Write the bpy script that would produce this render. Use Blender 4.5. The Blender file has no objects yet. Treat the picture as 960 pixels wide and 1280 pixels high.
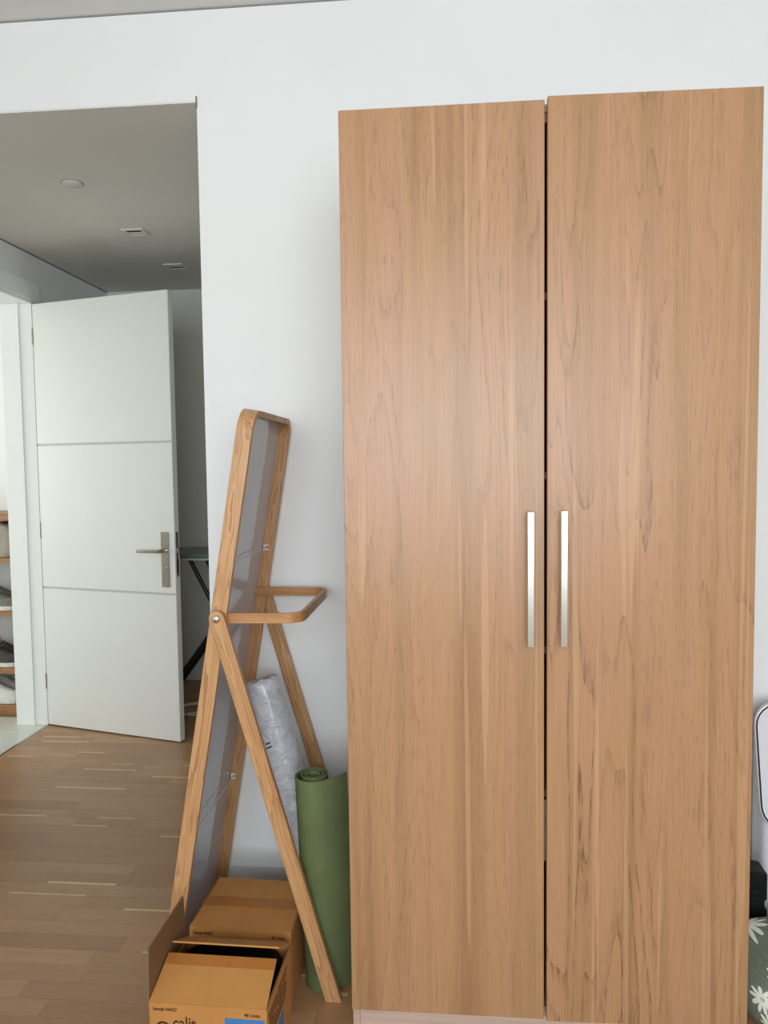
import bpy, bmesh, math, random
from mathutils import Vector, Matrix

random.seed(7)
SC = bpy.context.scene
COL = SC.collection

# ------------------------------------------------------------------ camera
F_PX = 935.6
EYE = Vector((0, 0, 1.4878))
YAW, PITCH, ROLL = 0.0877, 0.0611, -0.0122
def camera_axes():
    cy, sy = math.cos(YAW), math.sin(YAW)
    fwd = Vector((-sy, cy, 0)); right = Vector((cy, sy, 0)); up = Vector((0, 0, 1))
    f2 = fwd * math.cos(PITCH) - up * math.sin(PITCH)
    u2 = up * math.cos(PITCH) + fwd * math.sin(PITCH)
    r3 = right * math.cos(ROLL) + u2 * math.sin(ROLL)
    u3 = u2 * math.cos(ROLL) - right * math.sin(ROLL)
    return f2, r3, u3
CF, CR, CU = camera_axes()
cam_data = bpy.data.cameras.new('camera')
cam_data.sensor_fit = 'VERTICAL'; cam_data.sensor_height = 24.0
cam_data.lens = F_PX / 1280.0 * 24.0
cam_data.clip_start = 0.02
cam = bpy.data.objects.new('camera', cam_data); COL.objects.link(cam)
cam.matrix_world = Matrix(((CR.x, CU.x, -CF.x, EYE.x), (CR.y, CU.y, -CF.y, EYE.y),
                           (CR.z, CU.z, -CF.z, EYE.z), (0, 0, 0, 1)))
SC.camera = cam

# ------------------------------------------------------------------ world, light, exposure
world = bpy.data.worlds.new('daylight_sky'); SC.world = world
world.use_nodes = True
bgn = world.node_tree.nodes['Background']
bgn.inputs[0].default_value = (0.72, 0.84, 1.0, 1); bgn.inputs[1].default_value = 1.6
SC.view_settings.view_transform = 'Standard'
SC.view_settings.look = 'None'
SC.view_settings.gamma = 1.0
SC.view_settings.use_curve_mapping = False
SC.view_settings.exposure = 0.0

def area_light(name, loc, rot, sx, sy, watts, color):
    d = bpy.data.lights.new(name, 'AREA'); d.shape = 'RECTANGLE'; d.size = sx; d.size_y = sy
    d.energy = watts; d.color = color
    o = bpy.data.objects.new(name, d); COL.objects.link(o)
    o.location = loc; o.rotation_euler = rot
    return o
# daylight entering the bedroom window (wall behind the viewer) and a fill light added to brighten the entry room
area_light('bedroom_window_daylight', (0.1, -2.36, 1.78), (math.radians(90), 0, 0), 3.1, 1.7, 132, (0.89, 0.952, 1.0))
area_light('entry_fill_light', (-4.9, 3.4, 1.6), (0, math.radians(-90), 0), 1.6, 1.4, 42, (0.97, 1.0, 0.97))

# ------------------------------------------------------------------ materials
def new_mat(name):
    m = bpy.data.materials.new(name); m.use_nodes = True
    nt = m.node_tree; b = nt.nodes['Principled BSDF']
    return m, nt, b
def lin(c):
    return tuple((x / 12.92 if x <= 0.04045 else ((x + 0.055) / 1.055) ** 2.4) for x in [v / 255 for v in c]) + (1,)
def N(nt, typ, **k):
    n = nt.nodes.new(typ)
    for a, v in k.items(): setattr(n, a, v)
    return n
def L(nt, a, b): nt.links.new(a, b)
def coords(nt, kind='Object', scale=(1, 1, 1), loc=(0, 0, 0)):
    if kind == 'World':
        src = N(nt, 'ShaderNodeNewGeometry').outputs['Position']
    else:
        src = N(nt, 'ShaderNodeTexCoord').outputs[kind]
    mp = N(nt, 'ShaderNodeMapping')
    mp.inputs['Scale'].default_value = scale; mp.inputs['Location'].default_value = loc
    L(nt, src, mp.inputs['Vector'])
    return mp.outputs[0]
def noise(nt, vec, scale, detail=3, rough=0.55, dist=0):
    n = N(nt, 'ShaderNodeTexNoise'); n.inputs['Scale'].default_value = scale
    n.inputs['Detail'].default_value = detail; n.inputs['Roughness'].default_value = rough
    n.inputs['Distortion'].default_value = dist
    L(nt, vec, n.inputs['Vector']); return n.outputs['Fac']
def ramp(nt, fac, stops):
    r = N(nt, 'ShaderNodeValToRGB'); e = r.color_ramp.elements
    while len(e) < len(stops): e.new(0.5)
    for el, (p, c) in zip(e, stops): el.position = p; el.color = c
    L(nt, fac, r.inputs[0]); return r.outputs[0]
def mixc(nt, fac, a, b, mode='MIX'):
    m = N(nt, 'ShaderNodeMix', data_type='RGBA', blend_type=mode)
    if isinstance(fac, (int, float)): m.inputs[0].default_value = fac
    else: L(nt, fac, m.inputs[0])
    for sock, v in ((m.inputs[6], a), (m.inputs[7], b)):
        if isinstance(v, tuple): sock.default_value = v
        else: L(nt, v, sock)
    return m.outputs[2]
def math_n(nt, op, a, b=None, clamp=False):
    m = N(nt, 'ShaderNodeMath', operation=op, use_clamp=clamp)
    for s, v in zip(m.inputs, (a, b)):
        if v is None: continue
        if isinstance(v, (int, float)): s.default_value = v
        else: L(nt, v, s)
    return m.outputs[0]
def bump(nt, b, h, strength=0.2, dist=0.002):
    n = N(nt, 'ShaderNodeBump'); n.inputs['Strength'].default_value = strength
    n.inputs['Distance'].default_value = dist
    L(nt, h, n.inputs['Height']); L(nt, n.outputs[0], b.inputs['Normal'])

def plain(name, col, rough=0.5, metal=0.0, var=0.04, nscale=30, bumpk=0.0, spec=None):
    m, nt, b = new_mat(name)
    c = lin(col); v = coords(nt); f = noise(nt, v, nscale)
    lo = tuple(x * (1 - var) for x in c[:3]) + (1,); hi = tuple(min(1, x * (1 + var)) for x in c[:3]) + (1,)
    L(nt, ramp(nt, f, [(0.3, lo), (0.7, hi)]), b.inputs['Base Color'])
    b.inputs['Roughness'].default_value = rough; b.inputs['Metallic'].default_value = metal
    if spec is not None: b.inputs['Specular IOR Level'].default_value = spec
    if bumpk: bump(nt, b, f, bumpk)
    return m

def wood(name, light, mid, dark, axis=2, stretch=0.05, s=1.0, rough=0.45, offset=(0, 0, 0), kind='Object', streak=0.5, fleck=0.5, pore=0.25):
    m, nt, b = new_mat(name)
    sc = [1, 1, 1]; sc[axis] = stretch
    v = coords(nt, kind, tuple(sc), offset)
    sc2 = [1, 1, 1]; sc2[axis] = stretch * 0.5
    v2 = coords(nt, kind, tuple(sc2), (offset[0] + 3.1, offset[1] + 1.7, offset[2] + 0.9))
    sc3 = [1, 1, 1]; sc3[axis] = 0.012
    v3 = coords(nt, kind, tuple(sc3), offset)
    broad = noise(nt, v2, 9 * s, 2, 0.5)
    # cathedral figure: bands of a warped field
    warp = noise(nt, v, 11 * s, 2.5, 0.5, 0.35)
    bands = math_n(nt, 'FRACT', math_n(nt, 'MULTIPLY', warp, 13.0))
    bands = math_n(nt, 'POWER', bands, 2.2)
    fine = noise(nt, v3, 260 * s, 2, 0.6)
    fl = noise(nt, coords(nt, kind, tuple([0.10 if i == axis else 1 for i in range(3)]), offset), 120 * s, 1, 0.5)
    flm = ramp(nt, fl, [(0.66, (0, 0, 0, 1)), (0.78, (1, 1, 1, 1))])
    base = ramp(nt, broad, [(0.32, lin(mid)), (0.5, lin(light)), (0.7, lin(mid))])
    c = mixc(nt, math_n(nt, 'MULTIPLY', bands, streak), base, lin(dark))
    c = mixc(nt, math_n(nt, 'MULTIPLY', flm, fleck), c, lin(dark))
    fr = ramp(nt, fine, [(0.35, (1 - pore, 1 - pore, 1 - pore, 1)), (0.65, (1, 1, 1, 1))])
    c = mixc(nt, 1.0, c, fr, 'MULTIPLY')
    L(nt, c, b.inputs['Base Color'])
    b.inputs['Roughness'].default_value = rough
    bump(nt, b, fine, 0.08, 0.001)
    return m

M = {}
M['wall'] = plain('white_wall_paint', (232, 233, 231), 0.75, var=0.012, nscale=3)
M['ceiling'] = plain('white_ceiling_paint', (222, 222, 218), 0.85, var=0.012, nscale=3)
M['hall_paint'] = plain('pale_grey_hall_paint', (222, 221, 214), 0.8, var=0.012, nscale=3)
M['gap'] = plain('grey_joint', (120, 120, 116), 0.9)
M['base'] = plain('white_baseboard_paint', (226, 228, 230), 0.5, var=0.01)
M['door'] = plain('off_white_door_lacquer', (222, 223, 217), 0.38, var=0.012, nscale=4)
M['frame'] = plain('white_frame_lacquer', (238, 240, 238), 0.4, var=0.01)
M['inlay'] = plain('grey_groove_inlay', (186, 186, 182), 0.5)
M['steel'] = plain('satin_nickel', (176, 168, 155), 0.28, 1.0, 0.05, 60)
M['handle'] = plain('brushed_pale_steel', (214, 214, 206), 0.22, 1.0, 0.03, 80)
M['bolt'] = plain('polished_bolt_steel', (214, 208, 198), 0.2, 1.0)
M['black'] = plain('black_painted_metal', (22, 22, 25), 0.45)
M['blackplastic'] = plain('black_plastic', (9, 9, 10), 0.6, spec=0.3)
M['dark'] = plain('dark_recess', (26, 22, 20), 0.9)
M['white'] = plain('white_plastic', (236, 236, 238), 0.35, var=0.01)
M['joint'] = plain('dark_floor_joint', (84, 66, 50), 0.8)
M['tile'] = plain('pale_green_grey_tile', (206, 209, 198), 0.22, var=0.03, nscale=6)
M['grout'] = plain('tile_grout', (165, 166, 158), 0.9)
M['cardboard'] = plain('kraft_cardboard', (184, 128, 66), 0.75, var=0.06, nscale=14)
M['cardboard_in_shade'] = plain('cardboard_inside_shaded', (124, 90, 58), 0.8, var=0.05, nscale=14)  # same cardboard, with the shade on the inner flap faces put into the colour
M['tape'] = plain('brown_packing_tape', (166, 104, 42), 0.3, var=0.05)
M['ink'] = plain('dark_brown_print', (66, 30, 20), 0.7)
M['inkblue'] = plain('blue_print', (62, 118, 176), 0.7)
M['inkred'] = plain('dark_red_print', (104, 34, 26), 0.7)
M['mat'] = plain('green_foam_mat', (91, 103, 63), 0.75, var=0.14, nscale=9, bumpk=0.1)
M['matline'] = plain('green_foam_mat_core', (110, 138, 88), 0.85, var=0.06, nscale=40)
M['board'] = plain('dark_green_grey_board', (112, 126, 120), 0.35, var=0.04)
M['boardedge'] = plain('pale_board_edge', (190, 200, 194), 0.4)
M['shelfwood'] = wood('shelf_wood', (176, 128, 84), (160, 112, 70), (120, 80, 46), axis=0, s=1.5)
M['bag'] = plain('greige_cloth', (176, 168, 156), 0.9, var=0.06, nscale=60, bumpk=0.3)
M['shoegrey'] = plain('grey_shoe_mesh', (120, 118, 112), 0.85, var=0.25, nscale=70, bumpk=0.4)
M['shoedark'] = plain('charcoal_shoe_mesh', (70, 64, 58), 0.85, var=0.3, nscale=70, bumpk=0.4)
M['shoewhite'] = plain('white_shoe_leather', (214, 214, 210), 0.6, var=0.05, nscale=50)
M['sole'] = plain('pale_rubber_sole', (216, 214, 206), 0.6)
M['cable'] = plain('white_cable', (220, 216, 206), 0.5)
M['wire'] = plain('clear_white_wire', (205, 206, 210), 0.3)
M['shell'] = plain('white_glossy_shell', (226, 226, 232), 0.25, var=0.01)
M['greycable'] = plain('pale_grey_cable', (190, 192, 196), 0.4)
def veneer(name, o):
    m, nt, b = new_mat(name)
    def C(sx, sz, k=0.0): return coords(nt, 'Object', (sx, 0.3, sz), (o[0] + k, o[1] + k * .7, o[2] - k * .4))
    zone = noise(nt, C(1, .025), 8, 3, 0.6)
    c = ramp(nt, zone, [(0.32, lin((160, 120, 83))), (0.42, lin((178, 136, 96))), (0.50, lin((181, 136, 101))), (0.58, lin((168, 129, 90))), (0.70, lin((181, 139, 99)))])
    # cathedral figure, only in some zones
    field = noise(nt, C(1, .10, 2.0), 7, 2, 0.45, 0.25)
    fr = math_n(nt, 'FRACT', math_n(nt, 'MULTIPLY', field, 15.0))
    line = math_n(nt, 'POWER', fr, 5.0)
    zmask = ramp(nt, noise(nt, C(1, .05, 5.0), 5, 1), [(0.45, (0, 0, 0, 1)), (0.62, (1, 1, 1, 1))])
    brk = ramp(nt, noise(nt, C(1, .12, 7.0), 140, 2), [(0.42, (.15, .15, .15, 1)), (0.6, (1, 1, 1, 1))])
    k = math_n(nt, 'MULTIPLY', math_n(nt, 'MULTIPLY', line, math_n(nt, 'ADD', math_n(nt, 'MULTIPLY', zmask, .68), .16)), brk)
    c = mixc(nt, k, c, lin((104, 68, 42)))
    # short dark pores
    tick = ramp(nt, noise(nt, C(1, .05, 9.0), 420, 1), [(0.60, (0, 0, 0, 1)), (0.72, (1, 1, 1, 1))])
    tm = ramp(nt, noise(nt, C(1, .06, 11.0), 14, 2), [(0.40, (.1, .1, .1, 1)), (0.62, (1, 1, 1, 1))])
    c = mixc(nt, math_n(nt, 'MULTIPLY', math_n(nt, 'MULTIPLY', tick, tm), .46), c, lin((104, 70, 47)))
    # long pale rays
    pale = ramp(nt, noise(nt, C(1, .018, 13.0), 38, 1, .5, .3), [(0.665, (0, 0, 0, 1)), (0.70, (1, 1, 1, 1))])
    c = mixc(nt, math_n(nt, 'MULTIPLY', pale, .38), c, lin((206, 164, 126)))
    fib = noise(nt, C(1, .012, 15.0), 330, 2, .6)
    c = mixc(nt, 1.0, c, ramp(nt, fib, [(0.35, (.88, .88, .87, 1)), (0.65, (1, 1, 1, 1))]), 'MULTIPLY')
    L(nt, c, b.inputs['Base Color']); b.inputs['Roughness'].default_value = 0.36
    bump(nt, b, fib, 0.06, 0.001)
    return m
M['ward'] = [veneer('oak_veneer_one', (0.3, 0.2, 0.1)), veneer('oak_veneer_two', (2.9, 1.1, 4.3))]
M['wardbody'] = wood('oak_foil_carcass', (196, 168, 146), (186, 156, 134), (160, 130, 108), axis=0, s=1.2, streak=0.25, fleck=0.2, pore=0.1)
M['plinth'] = wood('pale_oak_plinth', (200, 176, 160), (190, 166, 150), (166, 140, 124), axis=0, s=1.2, streak=0.25, fleck=0.2, pore=0.1)
M['ash'] = wood('oiled_ash', (204, 157, 108), (192, 144, 96), (144, 96, 54), stretch=0.07, s=2.2, rough=0.4, streak=0.7, fleck=0.2, pore=0.15)
M['ashy'] = wood('oiled_ash_bent', (196, 144, 90), (182, 130, 80), (146, 96, 54), axis=0, stretch=0.09, s=2.6, rough=0.4, streak=0.45, fleck=0.2, pore=0.15)

def glossy_panel():
    m, nt, b = new_mat('glossy_grey_panel')
    v = coords(nt); f = noise(nt, v, 3)
    L(nt, ramp(nt, f, [(0.3, lin((190, 191, 198))), (0.7, lin((196, 197, 204)))]), b.inputs['Base Color'])
    b.inputs['Roughness'].default_value = 0.06
    b.inputs['IOR'].default_value = 1.6
    return m
M['panel'] = glossy_panel()

def film():
    m, nt, b = new_mat('crinkled_clear_film')
    v = coords(nt, 'Object', (.6, .6, 1.0))
    f = noise(nt, v, 30, 4, 0.6, 1.2)
    L(nt, ramp(nt, f, [(0.3, lin((176, 179, 188))), (0.7, lin((210, 213, 219)))]), b.inputs['Base Color'])
    b.inputs['Roughness'].default_value = 0.16
    b.inputs['Coat Weight'].default_value = 0.6
    b.inputs['Coat Roughness'].default_value = 0.08
    bump(nt, b, f, 0.7, 0.012)
    return m
M['film'] = film()

def floral():
    m, nt, b = new_mat('green_fabric_white_daisies')
    uv = N(nt, 'ShaderNodeTexCoord').outputs['UV']
    vo = N(nt, 'ShaderNodeTexVoronoi', voronoi_dimensions='2D'); vo.inputs['Scale'].default_value = 9.0
    vo.inputs['Randomness'].default_value = 0.75
    L(nt, uv, vo.inputs['Vector'])
    sub = N(nt, 'ShaderNodeVectorMath', operation='SUBTRACT')
    L(nt, uv, sub.inputs[0]); L(nt, vo.outputs['Position'], sub.inputs[1])
    sep = N(nt, 'ShaderNodeSeparateXYZ'); L(nt, sub.outputs[0], sep.inputs[0])
    ang = math_n(nt, 'ARCTAN2', sep.outputs[1], sep.outputs[0])
    pet = math_n(nt, 'ABSOLUTE', math_n(nt, 'SINE', math_n(nt, 'MULTIPLY', ang, 5.0)))
    ln = N(nt, 'ShaderNodeVectorMath', operation='LENGTH'); L(nt, sub.outputs[0], ln.inputs[0])
    lim = math_n(nt, 'ADD', math_n(nt, 'MULTIPLY', pet, 0.024), 0.014)
    msk = math_n(nt, 'LESS_THAN', ln.outputs['Value'], lim)
    wv = noise(nt, coords(nt, 'UV', (1, 1, 1)), 90, 2)
    base = ramp(nt, wv, [(0.3, lin((102, 112, 94))), (0.7, lin((116, 126, 108)))])
    core = math_n(nt, 'LESS_THAN', ln.outputs['Value'], 0.007)
    c = mixc(nt, msk, base, lin((228, 230, 220)))
    c = mixc(nt, core, c, lin((196, 190, 150)))
    L(nt, c, b.inputs['Base Color']); b.inputs['Roughness'].default_value = 0.9
    bump(nt, b, wv, 0.2)
    return m
M['floral'] = floral()

plank_tones = [(164, 127, 90), (159, 122, 86), (170, 132, 96), (153, 116, 81), (161, 123, 86), (166, 129, 93), (155, 118, 84), (160, 125, 90)]
def plank_mat(i, t):
    d = tuple(int(x * 0.84) for x in t); h = tuple(min(255, int(x * 1.05)) for x in t)
    return wood('oak_floor_strip_%d' % i, h, t, d, axis=0, stretch=0.10, s=2.2, rough=0.36, offset=(i * 1.37, i * 2.11, 0), kind='World', streak=0.3, fleck=0.25, pore=0.1)
M['planks'] = [plank_mat(i, t) for i, t in enumerate(plank_tones)]
M['sapwood'] = plain('pale_sapwood', (204, 174, 138), 0.4, var=0.05)

# ------------------------------------------------------------------ helpers
def link(name, me, mat=None, parent=None, loc=None):
    o = bpy.data.objects.new(name, me); COL.objects.link(o)
    if mat is not None:
        for mm in (mat if isinstance(mat, list) else [mat]): me.materials.append(mm)
    if parent is not None: o.parent = parent
    if loc is not None: o.location = loc
    return o
def thing(name, label, cat, loc=(0, 0, 0), rz=0, group=None, kind=None):
    o = bpy.data.objects.new(name, None); COL.objects.link(o)
    o.location = loc; o.rotation_euler = (0, 0, rz); o.empty_display_size = 0.05
    return tag(o, label, cat, group, kind)
def tag(o, label=None, cat=None, group=None, kind=None):
    if label: o['label'] = label
    if cat: o['category'] = cat
    if group: o['group'] = group
    if kind: o['kind'] = kind
    return o
def bm_mesh(bm, name, smooth=False):
    me = bpy.data.meshes.new(name); bmesh.ops.recalc_face_normals(bm, faces=bm.faces)
    bm.to_mesh(me); bm.free()
    if smooth:
        for p in me.polygons: p.use_smooth = True
    return me
def add_box(bm, x0, x1, y0, y1, z0, z1):
    vs = [bm.verts.new((x, y, z)) for x in (x0, x1) for y in (y0, y1) for z in (z0, z1)]
    for f in ((0, 1, 3, 2), (4, 6, 7, 5), (0, 4, 5, 1), (2, 3, 7, 6), (0, 2, 6, 4), (1, 5, 7, 3)):
        bm.faces.new([vs[i] for i in f])
    return vs
def bevel_all(bm, w, seg=2):
    if w > 0:
        bmesh.ops.bevel(bm, geom=[e for e in bm.edges if e.calc_face_angle(0) > 0.3], offset=w, segments=seg, affect='EDGES', profile=0.5)
def boxes(name, bl, mat, parent=None, bevel=0.0, seg=1):
    bm = bmesh.new()
    for b in bl: add_box(bm, *b)
    if bevel:
        bmesh.ops.recalc_face_normals(bm, faces=bm.faces); bevel_all(bm, bevel, seg)
    return link(name, bm_mesh(bm, name), mat, parent)
def struct(name, bl, mat, label=None, parent=None, bevel=0.0):
    o = boxes(name, bl, mat, parent, bevel)
    if parent is None: tag(o, label, None, None, 'structure')
    return o
def prism(name, pts, axis, a, b, mat, parent=None, bevel=0.0, smooth=False):
    """polygon pts in the plane normal to axis, extruded from a to b"""
    bm = bmesh.new()
    def P(p, t):
        return {'x': (t, p[0], p[1]), 'y': (p[0], t, p[1]), 'z': (p[0], p[1], t)}[axis]
    v0 = [bm.verts.new(P(p, a)) for p in pts]; v1 = [bm.verts.new(P(p, b)) for p in pts]
    bm.faces.new(v0); bm.faces.new(v1[::-1])
    n = len(pts)
    for i in range(n): bm.faces.new((v0[i], v0[(i + 1) % n], v1[(i + 1) % n], v1[i]))
    if bevel:
        bmesh.ops.recalc_face_normals(bm, faces=bm.faces)
        bmesh.ops.bevel(bm, geom=[e for e in bm.edges if e.calc_face_angle(0) > 0.8], offset=bevel, segments=2, affect='EDGES', profile=0.5)
    return link(name, bm_mesh(bm, name, smooth), mat, parent)
def rings_mesh(name, rings, mat, parent=None, closed=False, caps=True, smooth=True):
    bm = bmesh.new()
    R = [[bm.verts.new(p) for p in r] for r in rings]
    n = len(R[0]); m = len(R)
    for i in range(m if closed else m - 1):
        a, b = R[i], R[(i + 1) % m]
        for j in range(n): bm.faces.new((a[j], a[(j + 1) % n], b[(j + 1) % n], b[j]))
    if caps and not closed:
        bm.faces.new(R[0][::-1]); bm.faces.new(R[-1])
    me = bm_mesh(bm, name)
    if smooth:
        for p in me.polygons: p.use_smooth = len(p.vertices) == 4
        try: me.set_sharp_from_angle(angle=math.radians(40))
        except Exception: pass
    return link(name, me, mat, parent)
def tube(name, pts, r, mat, parent=None, n=10, closed=False):
    pts = [Vector(p) for p in pts]; rings = []; m = len(pts)
    prev = None
    for i, p in enumerate(pts):
        a = pts[(i - 1) % m] if (i > 0 or closed) else p
        b = pts[(i + 1) % m] if (i < m - 1 or closed) else p
        t = (b - a).normalized()
        ref = prev if prev is not None else (Vector((0, 0, 1)) if abs(t.z) < 0.9 else Vector((1, 0, 0)))
        s = (ref - t * ref.dot(t)).normalized(); prev = s
        q = t.cross(s)
        rr = r[i] if isinstance(r, list) else r
        rings.append([p + (s * math.cos(k * 2 * math.pi / n) + q * math.sin(k * 2 * math.pi / n)) * rr for k in range(n)])
    return rings_mesh(name, rings, mat, parent, closed)
def ribbon(name, path, inner, axis_vec, w0, w1, mat, parent=None):
    """strip of rectangular section: path and inner are equal-length outlines, extruded w0..w1 along axis_vec"""
    A = Vector(axis_vec); rings = []
    for p, q in zip(path, inner):
        p = Vector(p); q = Vector(q)
        rings.append([p + A * w0, p + A * w1, q + A * w1, q + A * w0])
    return rings_mesh(name, rings, mat, parent)
def text_mesh(name, s, size, mat, parent, origin, xdir, zdir, off=0.0006, bold=0.0, sx=1.0):
    cu = bpy.data.curves.new(name + '_curve', 'FONT'); cu.body = s; cu.size = size; cu.offset = bold
    cu.resolution_u = 3
    to = bpy.data.objects.new(name + '_tmp', cu); COL.objects.link(to)
    dg = bpy.context.evaluated_depsgraph_get(); dg.update()
    me = bpy.data.meshes.new_from_object(to.evaluated_get(dg))
    bpy.data.objects.remove(to); bpy.data.curves.remove(cu)
    X = Vector(xdir).normalized(); Z = Vector(zdir).normalized(); nrm = X.cross(Z)
    for v in me.vertices:
        v.co = Vector(origin) + X * v.co.x * sx + Z * v.co.y + nrm * off
    me.name = name
    o = link(name, me, None, parent); me.materials.clear(); me.materials.append(mat)
    return o

# ------------------------------------------------------------------ the setting
YB = 2.52            # face of the bedroom's back wall
H, LZ, JX = 3.012, 2.71, -0.834
LX, LX2 = -2.348, -2.539
HD, HF = 4.127, 5.07  # far jamb of entry door, far wall of the passage
RX, YW = 2.9, -2.4
struct('wall_back', [(JX, RX, YB, YB + .12, 0, H - .006), (LX, JX, YB, YB + .12, LZ + .006, H - .006),
                     (LX, RX, YB + .012, YB + .12, H - .006, H)], M['wall'], 'white painted wall behind the wardrobe with a wide opening')
struct('trim_1', [(LX, RX, YB + .008, YB + .0115, H - .006, H)], M['gap'], 'grey shadow joint where wall meets ceiling')
struct('trim_2', [(JX - .003, JX + .002, YB - .0025, YB - .0002, LZ - .02, LZ + .02)], M['gap'], 'dark corner bead end at the top of the opening')
struct('ceiling', [(LX, RX, YW, YB + .12, H, H + .08)], M['ceiling'], 'white bedroom ceiling')
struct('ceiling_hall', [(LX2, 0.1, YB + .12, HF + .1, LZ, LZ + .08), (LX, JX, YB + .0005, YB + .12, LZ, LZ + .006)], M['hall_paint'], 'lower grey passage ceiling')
struct('wall_right', [(RX, RX + .1, YW, YB + .12, 0, H)], M['wall'], 'white side wall')
# window wall behind the viewer
struct('wall_front', [(LX, -1.5, YW - .15, YW, 0, H), (1.7, RX, YW - .15, YW, 0, H), (-1.5, 1.7, YW - .15, YW, 0, .90),
                      (-1.5, 1.7, YW - .15, YW, 2.65, H)], M['wall'], 'white wall with the bedroom window')
struct('window_1', [(-1.5, 1.7, YW - .1, YW - .06, .90, .96), (-1.5, 1.7, YW - .1, YW - .06, 2.59, 2.65), (-1.5, -1.44, YW - .1, YW - .06, .96, 2.59),
                    (1.64, 1.7, YW - .1, YW - .06, .96, 2.59), (.07, .13, YW - .1, YW - .06, .96, 2.59)], M['frame'], 'white bedroom window frame')
struct('wall_left', [(LX2, LX, YW, HD - .94, 0, H), (LX2, LX, HD, HF + .1, 0, LZ), (LX2, LX, HD - .94, HD, 2.445, LZ),
                     ], M['wall'], 'white side wall with the entry doorway')
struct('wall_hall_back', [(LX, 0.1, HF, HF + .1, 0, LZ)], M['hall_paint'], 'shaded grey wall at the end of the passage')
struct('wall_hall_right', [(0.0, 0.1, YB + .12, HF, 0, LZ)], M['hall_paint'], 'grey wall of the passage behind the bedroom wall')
struct('trim_3', [(LX + .0005, LX + .004, YB + .12, HF, LZ - .006, LZ)], M['gap'], 'grey joint between passage wall and ceiling')
# room beyond the doorway
struct('wall_entry_back', [(-5.0, LX2, 4.62, 4.72, 0, LZ)], M['wall'], 'white wall behind the shoe shelf')
struct('wall_entry_left', [(-5.1, -5.0, 2.3, 4.72, 0, LZ)], M['wall'], 'white far wall of the entry room')
struct('wall_entry_front', [(-5.0, LX2, 2.2, 2.3, 0, LZ)], M['wall'], 'white near wall of the entry room')
struct('ceiling_entry', [(-5.1, LX2, 2.2, 4.72, LZ, LZ + .08)], M['ceiling'], 'white entry room ceiling')
struct('baseboard_back', [(JX, RX, YB - .012, YB, 0.0, .088)], M['base'], 'white baseboard along the bedroom wall', bevel=0.003)
struct('baseboard_hall_back', [(LX, 0, HF - .012, HF, 0.0, .07)], M['base'], 'white baseboard at the end of the passage')

# floor: slab, oak strips laid in rows along the wall
def in_view(p):
    v = Vector(p) - EYE; z = v.dot(CF)
    if z < .1: return False
    x = 480 + F_PX * v.dot(CR) / z; y = 640 - F_PX * v.dot(CU) / z
    return -40 < x < 1000 and y < 1330
floor = struct('floor', [(LX, RX, YW, HF + .1, -.06, -.0125)], M['joint'], 'oak strip parquet floor')
ROW = 0.071
rng = random.Random(11)
plank_cache = {}
def plank_mesh(length, mi):
    k = (length, mi)
    if k not in plank_cache:
        bm = bmesh.new(); add_box(bm, -length / 2 + .0004, length / 2 - .0004, -ROW / 2 + .0004, ROW / 2 - .0004, -.012, 0)
        me = bm_mesh(bm, 'floor_strip'); me.materials.append(M['planks'][mi]); plank_cache[k] = me
    return plank_cache[k]
rest = []
nrow = 0; y = YW + ROW / 2; sap = []
while y < HF:
    x = LX - rng.uniform(0, .4); board = rng.randrange(8)
    while x < RX:
        ln = rng.choice((.30, .38, .46, .54, .62))
        x0, x1 = x, x + ln
        x += ln
        if x1 <= LX + .02: continue
        c0, c1 = max(x0, LX), min(x1, RX)
        mi = rng.randrange(8)
        if in_view(((c0 + c1) / 2, y, 0)) and -2.4 < (c0 + c1) / 2 < -0.28 and y > 1.7 and not (y > 2.7 and c0 > -1.1):
            lq = round(c1 - c0, 3)
            if lq > .02:
                o = bpy.data.objects.new('floor_strip', plank_mesh(lq, mi)); COL.objects.link(o)
                o.parent = floor; o.location = ((c0 + c1) / 2, y, 0)
                if rng.random() < .22 and y < 4.0 and lq > .25:
                    sl = rng.uniform(.15, .8) * lq; sx = (c0 + c1) / 2 + rng.uniform(-.5, .5) * (lq - sl)
                    sap.append((sx - sl / 2, sx + sl / 2, y - ROW / 2 + .0006, y - ROW / 2 + rng.uniform(.007, .014)))
        else:
            rest.append((c0, c1, y, mi))
    y += ROW
bm = bmesh.new()
for c0, c1, yy, mi in rest:
    n0 = len(bm.faces); add_box(bm, c0 + .0004, c1 - .0004, yy - ROW / 2 + .0004, min(yy + ROW / 2 - .0004, HF), -.012, 0)
    bm.faces.ensure_lookup_table()
    for f in bm.faces[n0:]: f.material_index = mi
o = link('floor_strips', bm_mesh(bm, 'floor_strips'), M['planks'], floor); o['kind'] = 'stuff'
for s in sap:   # pale sapwood edges inlaid in some strips
    boxes('sapwood_edge', [(s[0], s[1], s[2], s[3], -.004, .0004)], M['sapwood'], floor)

tiles = struct('floor_entry', [(-5.0, LX, 2.3, 4.62, -.06, -.011)], M['grout'], 'pale tiled entry floor')
ty = 4.62
for j in range(4):
    for i in range(5):
        x1 = LX - .004 - i * .6; y1 = ty - j * .6
        x0 = max(x1 - .598, -5); y0 = max(y1 - .598, 2.3)
        if x1 - x0 > .05 and y1 - y0 > .05:
            # keep the tiles out from under the wall: only within doorway or beyond it
            boxes('floor_tile', [(x0, x1, y0, y1, -.0105, -.0005)], M['tile'], tiles)
struct('trim_4', [(LX - .012, LX + .002, HD - .94, HD, -.0115, .001)], M['steel'], 'thin metal strip between tile and oak floor')

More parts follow.
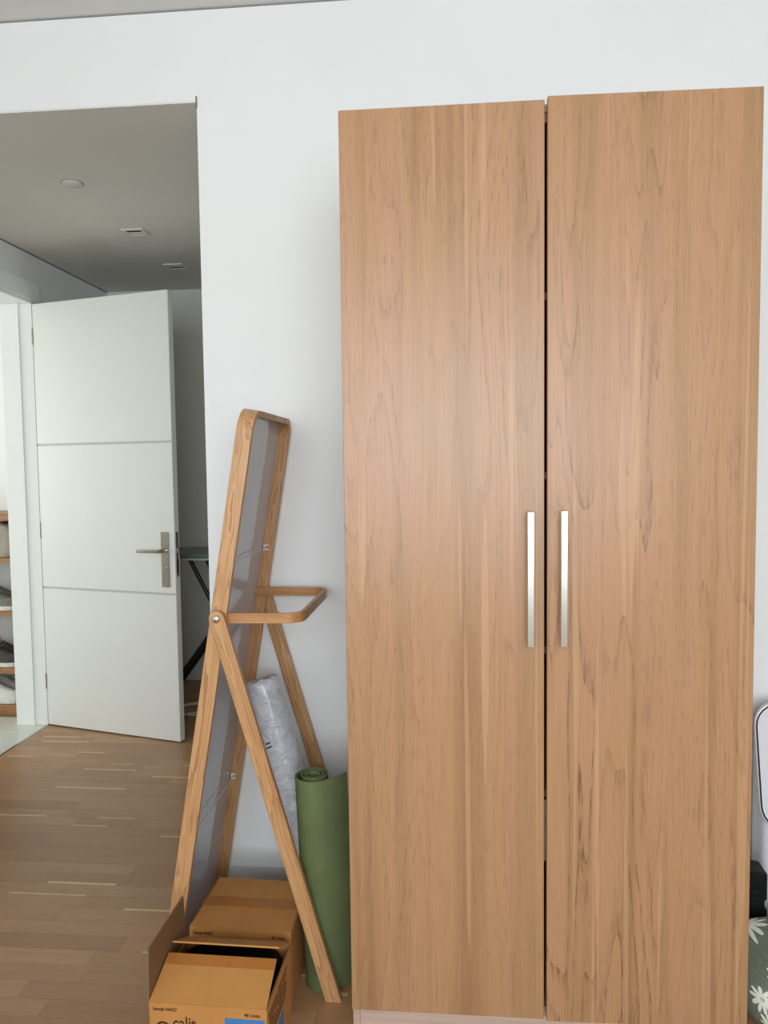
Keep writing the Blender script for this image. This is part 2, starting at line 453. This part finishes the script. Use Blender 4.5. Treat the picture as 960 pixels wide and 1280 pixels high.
# door frame lining and head
fr = thing('door_frame', 'white lacquered frame of the open entry doorway', 'door frame', (LX, HD, 0)); fr['kind'] = 'structure'
fr.name = 'trim_5'
boxes('jamb', [(-.191, 0.0, -.022, -.0005, 0, 2.43)], M['frame'], fr, .0015)
boxes('jamb', [(-.191, 0.0, -.9395, -.918, 0, 2.43)], M['frame'], fr, .0015)
boxes('head', [(-.191, 0.0, -.9395, -.0005, 2.43, 2.4445)], M['frame'], fr, .0015)
boxes('door_stop', [(-.185, -.075, -.031, -.0222, 0, 2.43)], M['frame'], fr, .0015)
boxes('door_stop', [(-.185, -.075, -.9175, -.908, 0, 2.43)], M['frame'], fr, .0015)
boxes('architrave', [(0.0005, .012, -1.01, .05, 2.445, 2.55)], M['frame'], fr, .002)
boxes('architrave', [(0.0005, .012, -1.01, -.9405, 0, 2.445)], M['frame'], fr, .002)

# the open door leaf
fxy = (-1.464, 3.866)
dang = math.atan2(fxy[1] - (HD - .024), fxy[0] - LX - .004)
DW = math.hypot(fxy[0] - LX - .004, fxy[1] - HD + .024)
door = thing('door_1', 'off white flush door with two grooves standing open in the passage', None, (LX + .004, HD - .024, 0), dang, kind='structure')
boxes('slab', [(0, DW, .006, .042, .008, 2.425)], M['door'], door, .0015)
for z0, z1 in ((.008, .807), (.819, 1.626), (1.638, 2.425)):
    boxes('panel', [(0.0, DW, 0, .0062, z0, z1)], M['door'], door, .0012)
for z0 in (.22, 1.10, 2.2):
    tube('hinge', [(-.003, -.002, z0), (-.003, -.002, z0 + .09)], .004, M['steel'], door)
for z0 in (.807, 1.626):
    boxes('groove_inlay', [(0.002, DW - .002, .0035, .0062, z0, z0 + .012)], M['inlay'], door)
hp = boxes('handle_plate', [(.826, .876, -.006, -.0003, .852, 1.150)], M['steel'], door, .0015)
lx = .851
lev = tube('lever', [(lx, -.004, 1.05), (lx, -.042, 1.05), (lx - .006, -.050, 1.05), (lx - .02, -.052, 1.05), (lx - .145, -.052, 1.048)],
           [.010, .010, .010, .0095, .0085], M['steel'], hp, 12)
tube('rosette', [(lx, -.0055, 1.05), (lx, -.012, 1.05)], .014, M['bolt'], hp, 16)
tube('key_cylinder', [(lx, -.0055, .957), (lx, -.013, .957)], .010, M['bolt'], hp, 16)
boxes('keyway', [(lx - .0015, lx + .0015, -.0135, -.0132, .951, .963)], M['black'], hp)
lp = boxes('latch_plate', [(DW + .0002, DW + .002, .010, .030, .91, 1.15)], M['steel'], door)
boxes('latch_bolt', [(DW + .002, DW + .012, .015, .026, 1.035, 1.065)], M['bolt'], lp, .002)
boxes('latch_opening', [(DW + .002, DW + .0023, .014, .027, .93, 1.0)], M['dark'], lp)

# ceiling fixtures in the passage
def ring_pts(cx, cy, r, n, z): return [(cx + r * math.cos(t * 2 * math.pi / n), cy + r * math.sin(t * 2 * math.pi / n), z) for t in range(n)]
cd = thing('ceiling_disc', 'small round white cover plate on the passage ceiling', 'ceiling fitting', (-1.595, 3.15, LZ))
rings_mesh('cover', [ring_pts(0, 0, r, 28, z) for r, z in ((.043, -.0005), (.043, -.003), (.040, -.005), (.010, -.0052))], M['hall_paint'], cd)
rings_mesh('rim_gap', [ring_pts(0, 0, r, 28, z) for r, z in ((.0455, -.0002), (.0455, -.0015), (.0432, -.0015), (.0432, -.0002))], M['gap'], cd, closed=True)
for k, (x, yy, rz, lab) in enumerate(((-1.603, 3.82, math.pi, 'square recessed ceiling spotlight next to the round cover plate'),
                                      (-1.640, 4.48, 0.0, 'square recessed ceiling spotlight closest to the passage end wall'))):
    t = thing('recessed_spotlight', lab, 'ceiling light', (x, yy, LZ), rz, 'spotlights in the passage ceiling')
    s, w = .057, .016
    boxes('frame', [(-s, s, -s, -s + w, -.006, -.0003), (-s, s, s - w, s, -.006, -.0003), (-s, -s + w, -s + w, s - w, -.006, -.0003), (s - w, s, -s + w, s - w, -.006, -.0003)], M['hall_paint'], t)
    boxes('recess', [(-s + w, s - w, -s + w, s - w, -.002, -.0004)], M['dark'], t)
    boxes('lamp_tilt_plate', [(-s + w + .002, s - w - .002, -s + w, s - w - .035, -.005, -.0021)], M['hall_paint'], t)

# ironing board in the passage
ib = thing('ironing_board', 'folding ironing board with dark green top and black crossed legs', 'ironing board', (-1.30, 4.52, 0))
pts = [(-.66, -.12), (-.60, -.19), (.25, -.19), (.5, -.15), (.62, -.06), (.64, 0), (.62, .06), (.5, .15), (.25, .19), (-.60, .19), (-.66, .12)]
prism('board_top', pts, 'z', .952, .980, M['board'], ib, .004)
prism('rim', [(x * 1.004, yy * 1.02) for x, yy in pts], 'z', .940, .9515, M['boardedge'], ib)
for s in (-.13, .13):
    tube('leg', [(-.27 + .00, s, .937), (.19, s, .012)], .013, M['black'], ib)
for s in (-.10, .10):
    tube('leg', [(-.51, s, .012), (.18, s, .937)], .013, M['black'], ib)
for x, s in ((.19, .17), (-.51, .15)):
    tube('foot_bar', [(x, -s, .0135), (x, s, .0135)], .013, M['black'], ib)

# cable coil on the passage floor
pts = []
for i in range(96):
    a = i / 32 * 2 * math.pi; k = i / 96
    pts.append((.085 * math.cos(a) * (1 - .10 * math.sin(a * .5 + 1)), (.11 + .015 * math.sin(a * 1.3)) * math.sin(a), .005 + .014 * k + .008 * max(0, math.sin(a * .7))))
co = tube('cable_coil', pts, .004, M['cable'], None, 8); co.location = (-1.585, 4.40, 0)
tag(co, 'coiled white cable lying on the passage floor behind the door', 'cable')

# ------------------------------------------------------------------ wardrobe
WX, WY, WZ = -.265, 1.866, .065
DWD, DHT = .4965, 2.29
w = thing('wardrobe', 'tall two-door oak veneer wardrobe with steel bar handles', 'wardrobe', (WX + .5, WY, 0))
# local: x -.5.. .5, y 0 = door front face, going back
YK = .60
boxes('side_panel', [(-.499, -.481, .021, YK, 0, 2.36)], M['wardbody'], w)
boxes('side_panel', [(.481, .499, .021, YK, 0, 2.36)], M['wardbody'], w)
boxes('top_panel', [(-.481, .481, .021, YK, 2.335, 2.353)], M['wardbody'], w)
boxes('bottom_panel', [(-.481, .481, .021, YK, .066, .084)], M['wardbody'], w)
boxes('back_panel', [(-.481, .481, YK - .006, YK, .084, 2.335)], M['dark'], w)
boxes('plinth', [(-.481, .481, .026, .042, 0, .0655)], M['plinth'], w)
for z in (.62, 1.0, 1.45, 1.9):
    boxes('shelf', [(-.481, .481, .07, YK - .01, z, z + .018)], M['wardbody'], w)
def wdoor(sign, mat, hinge_rot, dz):
    # child whose origin is the hinge edge
    bm = bmesh.new()
    x0, x1 = (0, DWD) if sign > 0 else (-DWD, 0)
    add_box(bm, x0, x1, 0, .018, 0, DHT); bmesh.ops.recalc_face_normals(bm, faces=bm.faces); bevel_all(bm, .0012, 1)
    d = link('door', bm_mesh(bm, 'door'), mat, w)
    d.location = (-.4995 * sign, 0, WZ + dz); d.rotation_euler = (0, 0, hinge_rot)
    hx = (DWD - .036) * sign
    hm = bmesh.new()
    add_box(hm, hx - .008, hx + .008, -.034, -.024, .975, 1.307)
    bmesh.ops.recalc_face_normals(hm, faces=hm.faces); bevel_all(hm, .001, 1)
    for z in (.985, 1.287): add_box(hm, hx - .005, hx + .005, -.0245, -.0002, z, z + .010)
    h = link('handle', bm_mesh(hm, 'handle'), M['handle'], d)
    return d
dl = wdoor(1, M['ward'][0], 0.0, 0.0)
dr = wdoor(-1, M['ward'][1], math.radians(1.2), 0.003)
boxes('mullion_stop', [(-.03, .028, .030, .034, .47, .63), (-.03, .0, .030, .034, .31, .45)], M['wardbody'], w)
boxes('mullion_stop', [(-.03, .028, .030, .034, 2.315, 2.335)], M['wardbody'], w)

# ------------------------------------------------------------------ standing mirror
LEAN = math.atan(.166)
mr = thing('standing_mirror', 'leaning ash wood standing mirror with A-frame legs and hanging rail', 'mirror', (-.816, 2.238, 0.0045))
HV, LEN, TH, WR, RC = .245, 1.667, .017, .022, .062
def frame_path(off):
    r = RC - off; hv = HV - off; top = LEN - off; P = [(0, -hv, 0), (0, -hv, .4), (0, -hv, .8), (0, -hv, 1.2), (0, -hv, LEN - RC)]
    for k in range(1, 11):
        a = math.pi - k / 10 * math.pi / 2
        P.append((0, -HV + RC + r * math.cos(a), LEN - RC + r * math.sin(a)))
    for k in range(0, 11):
        a = math.pi / 2 - k / 10 * math.pi / 2
        P.append((0, HV - RC + r * math.cos(a), LEN - RC + r * math.sin(a)))
    P += [(0, hv, 1.2), (0, hv, .8), (0, hv, .4), (0, hv, 0)]
    return P
frame = ribbon('frame', frame_path(0), frame_path(TH), (1, 0, 0), -WR, WR, M['ash'], mr)
frame.rotation_euler = (0, LEAN, 0)
# glass panel set in the frame
pp = [(p[1], p[2]) for p in frame_path(TH + .0003)]
pp[0] = (pp[0][0], .055); pp[-1] = (pp[-1][0], .055)
gl = prism('mirror_panel', pp, 'x', -WR + .002, -WR + .008, M['panel'], mr); gl.rotation_euler = (0, LEAN, 0)
br = boxes('bottom_rail', [(-WR, WR, -HV + TH + .0003, HV - TH - .0003, .035, .0545)], M['ash'], mr); br.rotation_euler = (0, LEAN, 0)
PX, PZ = -.637 + .816, 1.077 - .0045       # pivot, local
def leg(side):
    fx = -.332 + .816
    dirv = Vector((fx - PX, 0, -PZ)); ang = math.atan2(dirv.x, -dirv.z); ln = (PZ + .0045) / math.cos(ang)
    hw = .0215; pts = []
    for k in range(13):
        a = math.pi * k / 12
        pts.append((hw * math.cos(a), hw * math.sin(a)))
    z_l = -ln + hw * math.tan(ang); z_r = -ln - hw * math.tan(ang)
    pts += [(-hw, z_l), (hw, z_r)]
    y0 = (-HV - .021) if side < 0 else (HV + .001)
    o = prism('leg', pts, 'y', y0, y0 + .020, M['ash'], mr, .0025)
    o.location = (PX, 0, PZ); o.rotation_euler = (0, -ang, 0)
    return o
leg(-1); leg(1)
for s in (-1, 1):
    yy = s * (HV + .021)
    o = rings_mesh('bolt', [[(PX + r * math.cos(t * math.pi / 10), yy + s * e, PZ + r * math.sin(t * math.pi / 10)) for t in range(20)]
                        for r, e in ((.0115, 0), (.0115, .002), (.0095, .0045), (.006, .006), (.002, .0066))], M['bolt'], mr)
# hanging rail: bent strip
def rail(off):
    hy = HV - TH - .0006 - off; xe = .816 - .406 - off; r = .05 - off; x0 = PX - .018
    P = [(x0, -hy, 0), (PX + .06, -hy, 0), (xe + off - .05, -hy, 0)]
    cx = .816 - .406 - .05; cy = HV - TH - .0006 - .05
    for k in range(1, 11):
        a = -math.pi / 2 + k / 10 * math.pi / 2
        P.append((cx + r * math.cos(a), -cy + r * math.sin(a), 0))
    for k in range(0, 11):
        a = k / 10 * math.pi / 2
        P.append((cx + r * math.cos(a), cy + r * math.sin(a), 0))
    P += [(PX + .06, hy, 0), (x0, hy, 0)]
    return P
rl = ribbon('hanging_rail', rail(0), rail(.011), (0, 0, 1), -.014, .014, M['ashy'], mr)
rl.location = (0, 0, 1.0675)
for s in (-1, 1):
    yy = s * (HV - TH - .0116)
    tube('rail_screw', [(PX - .004, yy, 1.0675), (PX - .004, yy - s * .002, 1.0675)], .004, M['bolt'], rl and mr)
# hanging wires with clips on the frame
def up(u, v, wv):   # frame coords -> local
    return Vector((wv * math.cos(LEAN) + u * math.sin(LEAN), v, -wv * math.sin(LEAN) + u * math.cos(LEAN)))
for zz in (1.216, .425):
    u = zz / math.cos(LEAN); yi = HV - TH
    wi = tube('wire', [up(u, -yi + .008, -.002), up(u - .003, 0, -.002), up(u, yi - .008, -.002)], .0016, M['wire'], mr, 6)
    for s in (-1, 1):
        c = up(u, s * (yi - .0045), -.002)
        bm = bmesh.new()
        add_box(bm, c.x - .008, c.x + .008, c.y - .004, c.y + .004, c.z - .009, c.z - .005)
        add_box(bm, c.x - .008, c.x + .008, c.y - .004, c.y + .004, c.z + .005, c.z + .009)
        add_box(bm, c.x - .008, c.x - .004, c.y - .004, c.y + .004, c.z - .005, c.z + .005)
        link('wire_clip', bm_mesh(bm, 'wire_clip'), M['white'], mr)

# ------------------------------------------------------------------ rolled mat
mc = Vector((0.0, 0.0))
def spiral(off, n=150):
    P = []
    a0, a1 = 0.0, math.radians(360 * 2 + 312)
    for i in range(n + 1):
        a = a0 + (a1 - a0) * i / n; t = i / n
        r = .018 + .029 * t ** 0.8 + (.015 * max(0, (t - .66) / .34) ** 1.2) + off
        P.append(Vector((mc.x + r * math.cos(a), mc.y + r * math.sin(a), 0)))
    d = (P[-1] - P[-2]).normalized(); e = P[-1].copy()
    ang = math.atan2(d.y, d.x)
    for k in range(1, 7):
        ang2 = ang + .05 * k
        e = e + Vector((math.cos(ang2), math.sin(ang2), 0)) * .0125
        P.append(e.copy())
    return P
ymat = ribbon('yoga_mat', spiral(0), spiral(-.005), (0, 0, 1), 0.0, .61, M['mat'])
ymat.location = (-.371, 2.066, .0026); ymat.rotation_euler = (0, math.radians(-2.1), 0)
tag(ymat, 'loosely rolled green foam mat standing upright beside the wardrobe', 'mat')

# ------------------------------------------------------------------ film wrapped roll
rt = Vector((-.605, 2.32, .812)); rb = Vector((-.372, 2.255, .016))
ax = (rt - rb); rl_len = ax.length
wr = thing('wrapped_roll', 'roll wrapped in crinkled clear plastic leaning inside the mirror legs', 'roll', tuple(rb))
q = Vector((0, 0, 1)).rotation_difference(ax.normalized())
rngr = random.Random(3); rings = []
NR = 30; RAD = .054
prof = [(0.0, .60), (.0, .90), (.01, .98)] + [(i / 26, 1.0) for i in range(1, 26)] + [(.985, 1.0), (.994, .97), (1.0, .86), (1.0, .45), (.995, .2)]
for t, k in prof:
    ring = []
    for j in range(NR):
        a = j / NR * 2 * math.pi
        r = RAD * k * (1 + .025 * math.sin(5 * a + 23 * t) * math.sin(9 * t + a) + rngr.uniform(-.012, .012))
        ring.append((r * math.cos(a), r * math.sin(a), t * rl_len + (rngr.uniform(-.003, .003) if t > .98 else 0)))
    rings.append(ring)
fo = rings_mesh('film_wrap', rings, M['film'], wr)
fo.rotation_mode = 'QUATERNION'; fo.rotation_quaternion = q
for dz, ww in ((0.0, .45), (.013, .4)):
    # printed dashes on the film, facing the room
    bm = bmesh.new(); base = -math.pi / 2 - .42
    prev = None
    for j in range(5):
        a = base - ww / 2 + ww * j / 4; r = RAD * 1.03
        zz = .622 + dz - j * -.001
        v = [bm.verts.new((r * math.cos(a), r * math.sin(a), zz)), bm.verts.new((r * math.cos(a), r * math.sin(a), zz + .004))]
        if prev: bm.faces.new((prev[0], v[0], v[1], prev[1]))
        prev = v
    o = link('printed_mark', bm_mesh(bm, 'printed_mark'), M['blackplastic'], wr)
    o.rotation_mode = 'QUATERNION'; o.rotation_quaternion = q

# ------------------------------------------------------------------ cardboard boxes
def superell(name, cx, cy, a, b, h, mat, uvs=1.0, nu=40, nv=18, e1=.45, e2=.6, e3=.7):
    bm = bmesh.new(); uvl = bm.loops.layers.uv.new('UVMap'); R = []; UV = {}
    def sp(x, e): return math.copysign(abs(x) ** e, x)
    for i in range(nv + 1):
        ph = -math.pi / 2 + math.pi * i / nv; row = []
        for j in range(nu):
            th = 2 * math.pi * j / nu
            c = sp(math.cos(ph), e1)
            p = Vector((a * c * sp(math.cos(th), e2), b * c * sp(math.sin(th), e2), h / 2 + h / 2 * sp(math.sin(ph), e3)))
            v = bm.verts.new(p); rad = (ph + math.pi / 2) / math.pi
            UV[v] = (math.cos(th) * (1 - rad) * (a + h), math.sin(th) * (1 - rad) * (b + h))
            row.append(v)
        R.append(row)
    for i in range(nv):
        for j in range(nu):
            f = bm.faces.new((R[i][j], R[i][(j + 1) % nu], R[i + 1][(j + 1) % nu], R[i + 1][j]))
            for l in f.loops: l[uvl].uv = (UV[l.vert][0] * uvs, UV[l.vert][1] * uvs)
    bmesh.ops.remove_doubles(bm, verts=bm.verts, dist=1e-5)
    o = link(name, bm_mesh(bm, name, True), mat); o.location = (cx, cy, 0)
    return o
BW, BD, BH, CT, FL = .292, .250, .200, .004, .125
def box_body(t):
    w2, d2 = BW / 2, BD / 2
    b = boxes('body', [(-w2, w2, -d2, -d2 + CT, 0, BH), (-w2, w2, d2 - CT, d2, 0, BH), (-w2, -w2 + CT, -d2 + CT, d2 - CT, 0, BH),
                   (w2 - CT, w2, -d2 + CT, d2 - CT, 0, BH), (-w2 + CT, w2 - CT, -d2 + CT, d2 - CT, 0, CT)], M['cardboard'], t)
    return b
def flap(t, side, ang, mat=None, length=FL, taper=.004):
    """ang 0 = closed flat inwards, 90 = upright, 180+ = folded outwards"""
    w2, d2 = BW / 2, BD / 2
    half = w2 if side in 'fb' else d2
    pts = [(-half + .001, 0), (half - .001, 0), (half - .001 - taper, length), (-half + .001 + taper, length)]
    o = prism('flap', pts, 'z', 0, CT, mat or M['cardboard'], t)
    rz = {'f': 0, 'b': math.pi, 'l': -math.pi / 2, 'r': math.pi / 2}[side]
    loc = {'f': (0, -d2, BH), 'b': (0, d2, BH), 'l': (-w2, 0, BH), 'r': (w2, 0, BH)}[side]
    o.matrix_local = Matrix.Translation(loc) @ Matrix.Rotation(rz, 4, 'Z') @ Matrix.Rotation(math.radians(ang), 4, 'X')
    return o
def front_print(b, rect_mat):
    yf = -BD / 2
    text_mesh('printed_item_number', 'Item# 44427', .0115, M['ink'], b, (-BW / 2 + .010, yf, BH - .0185), (1, 0, 0), (0, 0, 1), bold=.0003)
    text_mesh('printed_count', '48 Units', .0115, M['ink'], b, (BW / 2 - .056, yf, BH - .0195), (1, 0, 0), (0, 0, 1), bold=.0003)
    text_mesh('printed_brand', 'calit', .046, M['ink'], b, (-BW / 2 + .058, yf, BH - .062), (1, 0, 0), (0, 0, 1), bold=.0004, sx=.78)
    # ring emblem left of the brand word
    bm = bmesh.new(); n = 28; prev = first = None
    for j in range(n):
        a = j / n * 2 * math.pi
        v = [bm.verts.new((-BW / 2 + .034 + r * math.cos(a), yf - .0006, BH - .064 + r * math.sin(a))) for r in (.019, .0135)]
        if prev: bm.faces.new((prev[0], v[0], v[1], prev[1]))
        else: first = v
        prev = v
    bm.faces.new((prev[0], first[0], first[1], prev[1]))
    link('printed_emblem', bm_mesh(bm, 'printed_emblem'), M['ink'], b)
    boxes('printed_block', [(.042, BW / 2 - .006, yf - .0007, yf - .0002, .03, BH - .0265)], rect_mat, b)

bx = thing('cardboard_box', 'cardboard box with raised open flaps and blue print standing before the mirror', 'box', (-.5845, 1.8, 0), -.022, 'cardboard boxes by the mirror')
bb = box_body(bx); front_print(bb, M['inkblue'])
f1 = flap(bx, 'f', 21)
tp = boxes('tape', [(-BW / 2 + .006, BW / 2 - .006, FL - .030, FL - .0005, CT, CT + .0006)], M['tape'], f1)
flap(bx, 'b', 28)
flap(bx, 'l', 91, M['cardboard_in_shade'], taper=.012)
flap(bx, 'r', -72, M['cardboard_in_shade'], length=.02)
for k in range(6):   # lines of small print on the side of the box
    for a, b_ in (((-.11, -.03), (-.02, .07)), ((-.105, .02), (.03, .06)), ((-.11, -.06), (-.05, .05)))[k % 3]:
        boxes('printed_line', [(BW / 2 + .0002, BW / 2 + .0006, a, b_, BH - .030 - k * .013, BH - .024 - k * .013)], M['ink'], bb)
boxes('printed_block', [(BW / 2 + .0002, BW / 2 + .0007, -.11, .03, .02, .09)], M['inkblue'], bb)

cn = superell('dark_filler', -.5845, 1.8, .136, .115, .203, M['blackplastic'], e1=.22, e2=.28, e3=.4)  # black form added under the flaps to darken the gap between them
cn.location.z = CT + .001; cn.rotation_euler = (0, 0, -.022)
tag(cn, 'black filler added inside the open cardboard box to darken its gap', 'bag')
b2 = thing('cardboard_box', 'taped shut cardboard box between the legs of the mirror', 'box', (-.588, 2.095, 0), -.03, 'cardboard boxes by the mirror')
bb2 = box_body(b2); front_print(bb2, M['inkred'])
flap(b2, 'f', 0); flap(b2, 'b', 0)
o = boxes('tape', [(-BW / 2, BW / 2, -.024, .024, BH + CT + .0002, BH + CT + .0008), (-BW / 2 - .0007, -BW / 2 - .0002, -.024, .024, BH - .05, BH + CT),
                   (BW / 2 + .0002, BW / 2 + .0007, -.024, .024, BH - .05, BH + CT)], M['tape'], b2)

# ------------------------------------------------------------------ things right of the wardrobe
cu = superell('floor_cushion', 1.055, 2.05, .305, .195, .172, M['floral'])
tag(cu, 'plump green cushion with white daisy print on the floor beside the wardrobe', 'cushion')

bk = thing('black_device', 'small upright black plastic device behind the floral cushion', 'device', (.912, 2.315, 0), -.05)
prism('casing', [(-.06, 0), (.035, 0), (.035, .14), (.028, .145), (.028, .165), (.035, .17), (.035, .250), (-.06, .272)], 'y', -.045, .03, M['blackplastic'], bk, .003)
for k in range(3): boxes('vent_slot', [(-.012 + k * .002, .004 + k * .002, -.0462, -.0452, .155 + k * .018, .160 + k * .018)], M['black'], bk)

cs = thing('hard_case', 'white hard-shell case with rounded black-rimmed front behind the black device', 'case', (1.14, 2.435, 0))
def rrect(hw, z0, z1, r, n=6):
    P = []
    for cx, cz, a0 in ((hw - r, z1 - r, 0), (-hw + r, z1 - r, 90), (-hw + r, z0 + r, 180), (hw - r, z0 + r, 270)):
        for k in range(n + 1):
            a = math.radians(a0 + 90 * k / n); P.append((cx + r * math.cos(a), cz + r * math.sin(a)))
    return P
prism('shell', rrect(.160, .0, .722, .08), 'y', -.045, .065, M['shell'], cs, .02, True)
rim = rrect(.191, .340, .736, .072)
def tp_(p): return p[0] * (1 - .16 * max(0, .742 - p[1]) / .4) - .007
rm = [Vector((tp_(p), -.0575, p[1])) for p in rim]
prism('front_panel', [(tp_(p), p[1]) for p in rrect(.197, .334, .742, .076)], 'y', -.058, -.0455, M['shell'], cs, .004)
tube('rim', rm, .0026, M['blackplastic'], cs, 8, True)
ck = tube('cable_loop', [(.055 * math.cos(a * math.pi / 12), .012 * math.sin(a * math.pi / 6), .055 + .05 * math.sin(a * math.pi / 12)) for a in range(24)], .005, M['greycable'], None, 8, True)
ck.location = (1.055, 2.30, 0); tag(ck, 'loop of pale grey cable beside the black device', 'cable')

# ------------------------------------------------------------------ shoe shelf in the entry room
SY0, SY1, SX0, SX1 = 4.22, 4.58, -3.45, -2.56
sh = thing('shoe_shelf', 'open wooden shoe shelf standing in the entry room', 'shelf', (0, 0, 0))
ZS = [.075, .300, .645, .967, 1.234]
for z, th in zip(ZS, (.055, .032, .026, .026, .042)):
    boxes('shelf_board', [(SX0 + .02, SX1 - .02, SY0, SY1, z - th, z)], M['shelfwood'], sh, .002)
for x in (SX0, SX1 - .0198):
    boxes('side_panel', [(x, x + .0198, SY0, SY1, 0, 1.236)], M['shelfwood'], sh, .002)
boxes('back_panel', [(SX0 + .0205, SX1 - .0205, SY1 + .0005, SY1 + .008, .02, 1.23)], M['white'], sh)
boxes('foot_rail', [(SX0 + .021, SX1 - .021, SY0 + .02, SY0 + .035, 0, .0195)], M['shelfwood'], sh)

def sneaker(name, label, loc, rz, upper, grp=None, s=1.0, parts=True):
    t = thing(name, label, 'shoe', loc, rz, grp)
    # toe towards +x, heel at -x; length .28
    Lh = .28 * s
    secs = []   # x, half width, height of upper
    prof = [(-.138, .018, .050), (-.13, .030, .085), (-.10, .035, .098), (-.06, .036, .092), (-.02, .038, .088), (.02, .042, .072), (.06, .045, .056), (.10, .042, .046), (.125, .032, .038), (.138, .016, .030)]
    rings = []
    for x, hw, h in prof:
        ring = []
        for k in range(13):
            a = math.pi * k / 12
            ring.append((x * s, hw * s * (math.copysign(abs(math.cos(a)) ** .7, math.cos(a))) * (1 - .25 * math.sin(a)), (.022 + (h - .0) * math.sin(a) ** .8) * s))
        rings.append(ring)
    rings_mesh('upper', rings, upper, t)
    pts = []
    for x, hw, h in prof: pts.append((x * 1.02 * s, (hw + .004) * s))
    for x, hw, h in reversed(prof): pts.append((x * 1.02 * s, -(hw + .004) * s))
    prism('sole', pts, 'z', 0, .024 * s, M['sole'], t, .004)
    for k in range(4):
        x = (-.01 + k * .020) * s; z = (.108 - k * .011) * s
        tube('lace', [(x - .004, -.026 * s, z - .014), (x, 0, z), (x + .004, .026 * s, z - .014)], .003 * s, M['shoewhite'] if upper is not M['shoewhite'] else M['cable'], t, 6)
    tube('collar', [(x * s, yy * s, z * s) for x, yy, z in ((-.132, 0, .105), (-.115, .026, .112), (-.08, .030, .112), (-.045, .022, .116), (-.03, 0, .122), (-.045, -.022, .116), (-.08, -.030, .112), (-.115, -.026, .112))],
         .009 * s, M['shoedark'] if upper is not M['shoewhite'] else upper, t, 8, True)
    return t
for z, mat, lab, col in ((ZS[2], M['shoegrey'], 'grey mesh sneaker on the middle shoe shelf', 'grey sneakers on the shelf'),
                         (ZS[1], M['shoedark'], 'charcoal sneaker on the lower shoe shelf', 'charcoal sneakers on the shelf'),
                         (ZS[0], M['shoewhite'], 'white sneaker on the bottom shoe shelf', 'white sneakers on the shelf')):
    for yy, dx, where in ((4.30, 0.0, ', at its front edge'), (4.43, -.03, ', close to the shelf back')):
        sneaker('sneaker', lab + where, (-2.775 + dx, yy, z + .0015), -.10, mat, col, 1.12)
# folded cloth bag
rings = []
for t, k in ((0, .92), (.15, 1), (.5, 1.0), (.8, .97), (.93, .88), (1.0, .66)):
    ring = []
    for j in range(24):
        a = j / 24 * 2 * math.pi; c, s_ = math.cos(a), math.sin(a)
        ring.append((.16 * k * math.copysign(abs(c) ** .35, c), .12 * (k ** 1.2) * math.copysign(abs(s_) ** .35, s_), t * .205 + .006 * math.sin(3 * a) * t))
    rings.append(ring)
bg = thing('cloth_bag', 'greige cloth bag on the upper shoe shelf', 'bag', (-2.775, 4.36, ZS[3] + .0015))
rings_mesh('body', rings, M['bag'], bg)
tube('strap', [(-.09, -.128, .15), (-.08, -.132, .11), (0, -.134, .06), (.08, -.132, .11), (.09, -.128, .15)], .006, M['bag'], bg, 8)
rk = thing('wall_rail', 'short black rail fixed to the wall above the shoe shelf', 'rail', (-3.05, 4.62, 2.31))
tube('bar', [(-.16, -.035, 0), (.16, -.035, 0)], .007, M['black'], rk)
for x in (-.12, .12): tube('bracket', [(x, -.035, 0), (x, -.0005, 0)], .005, M['black'], rk)
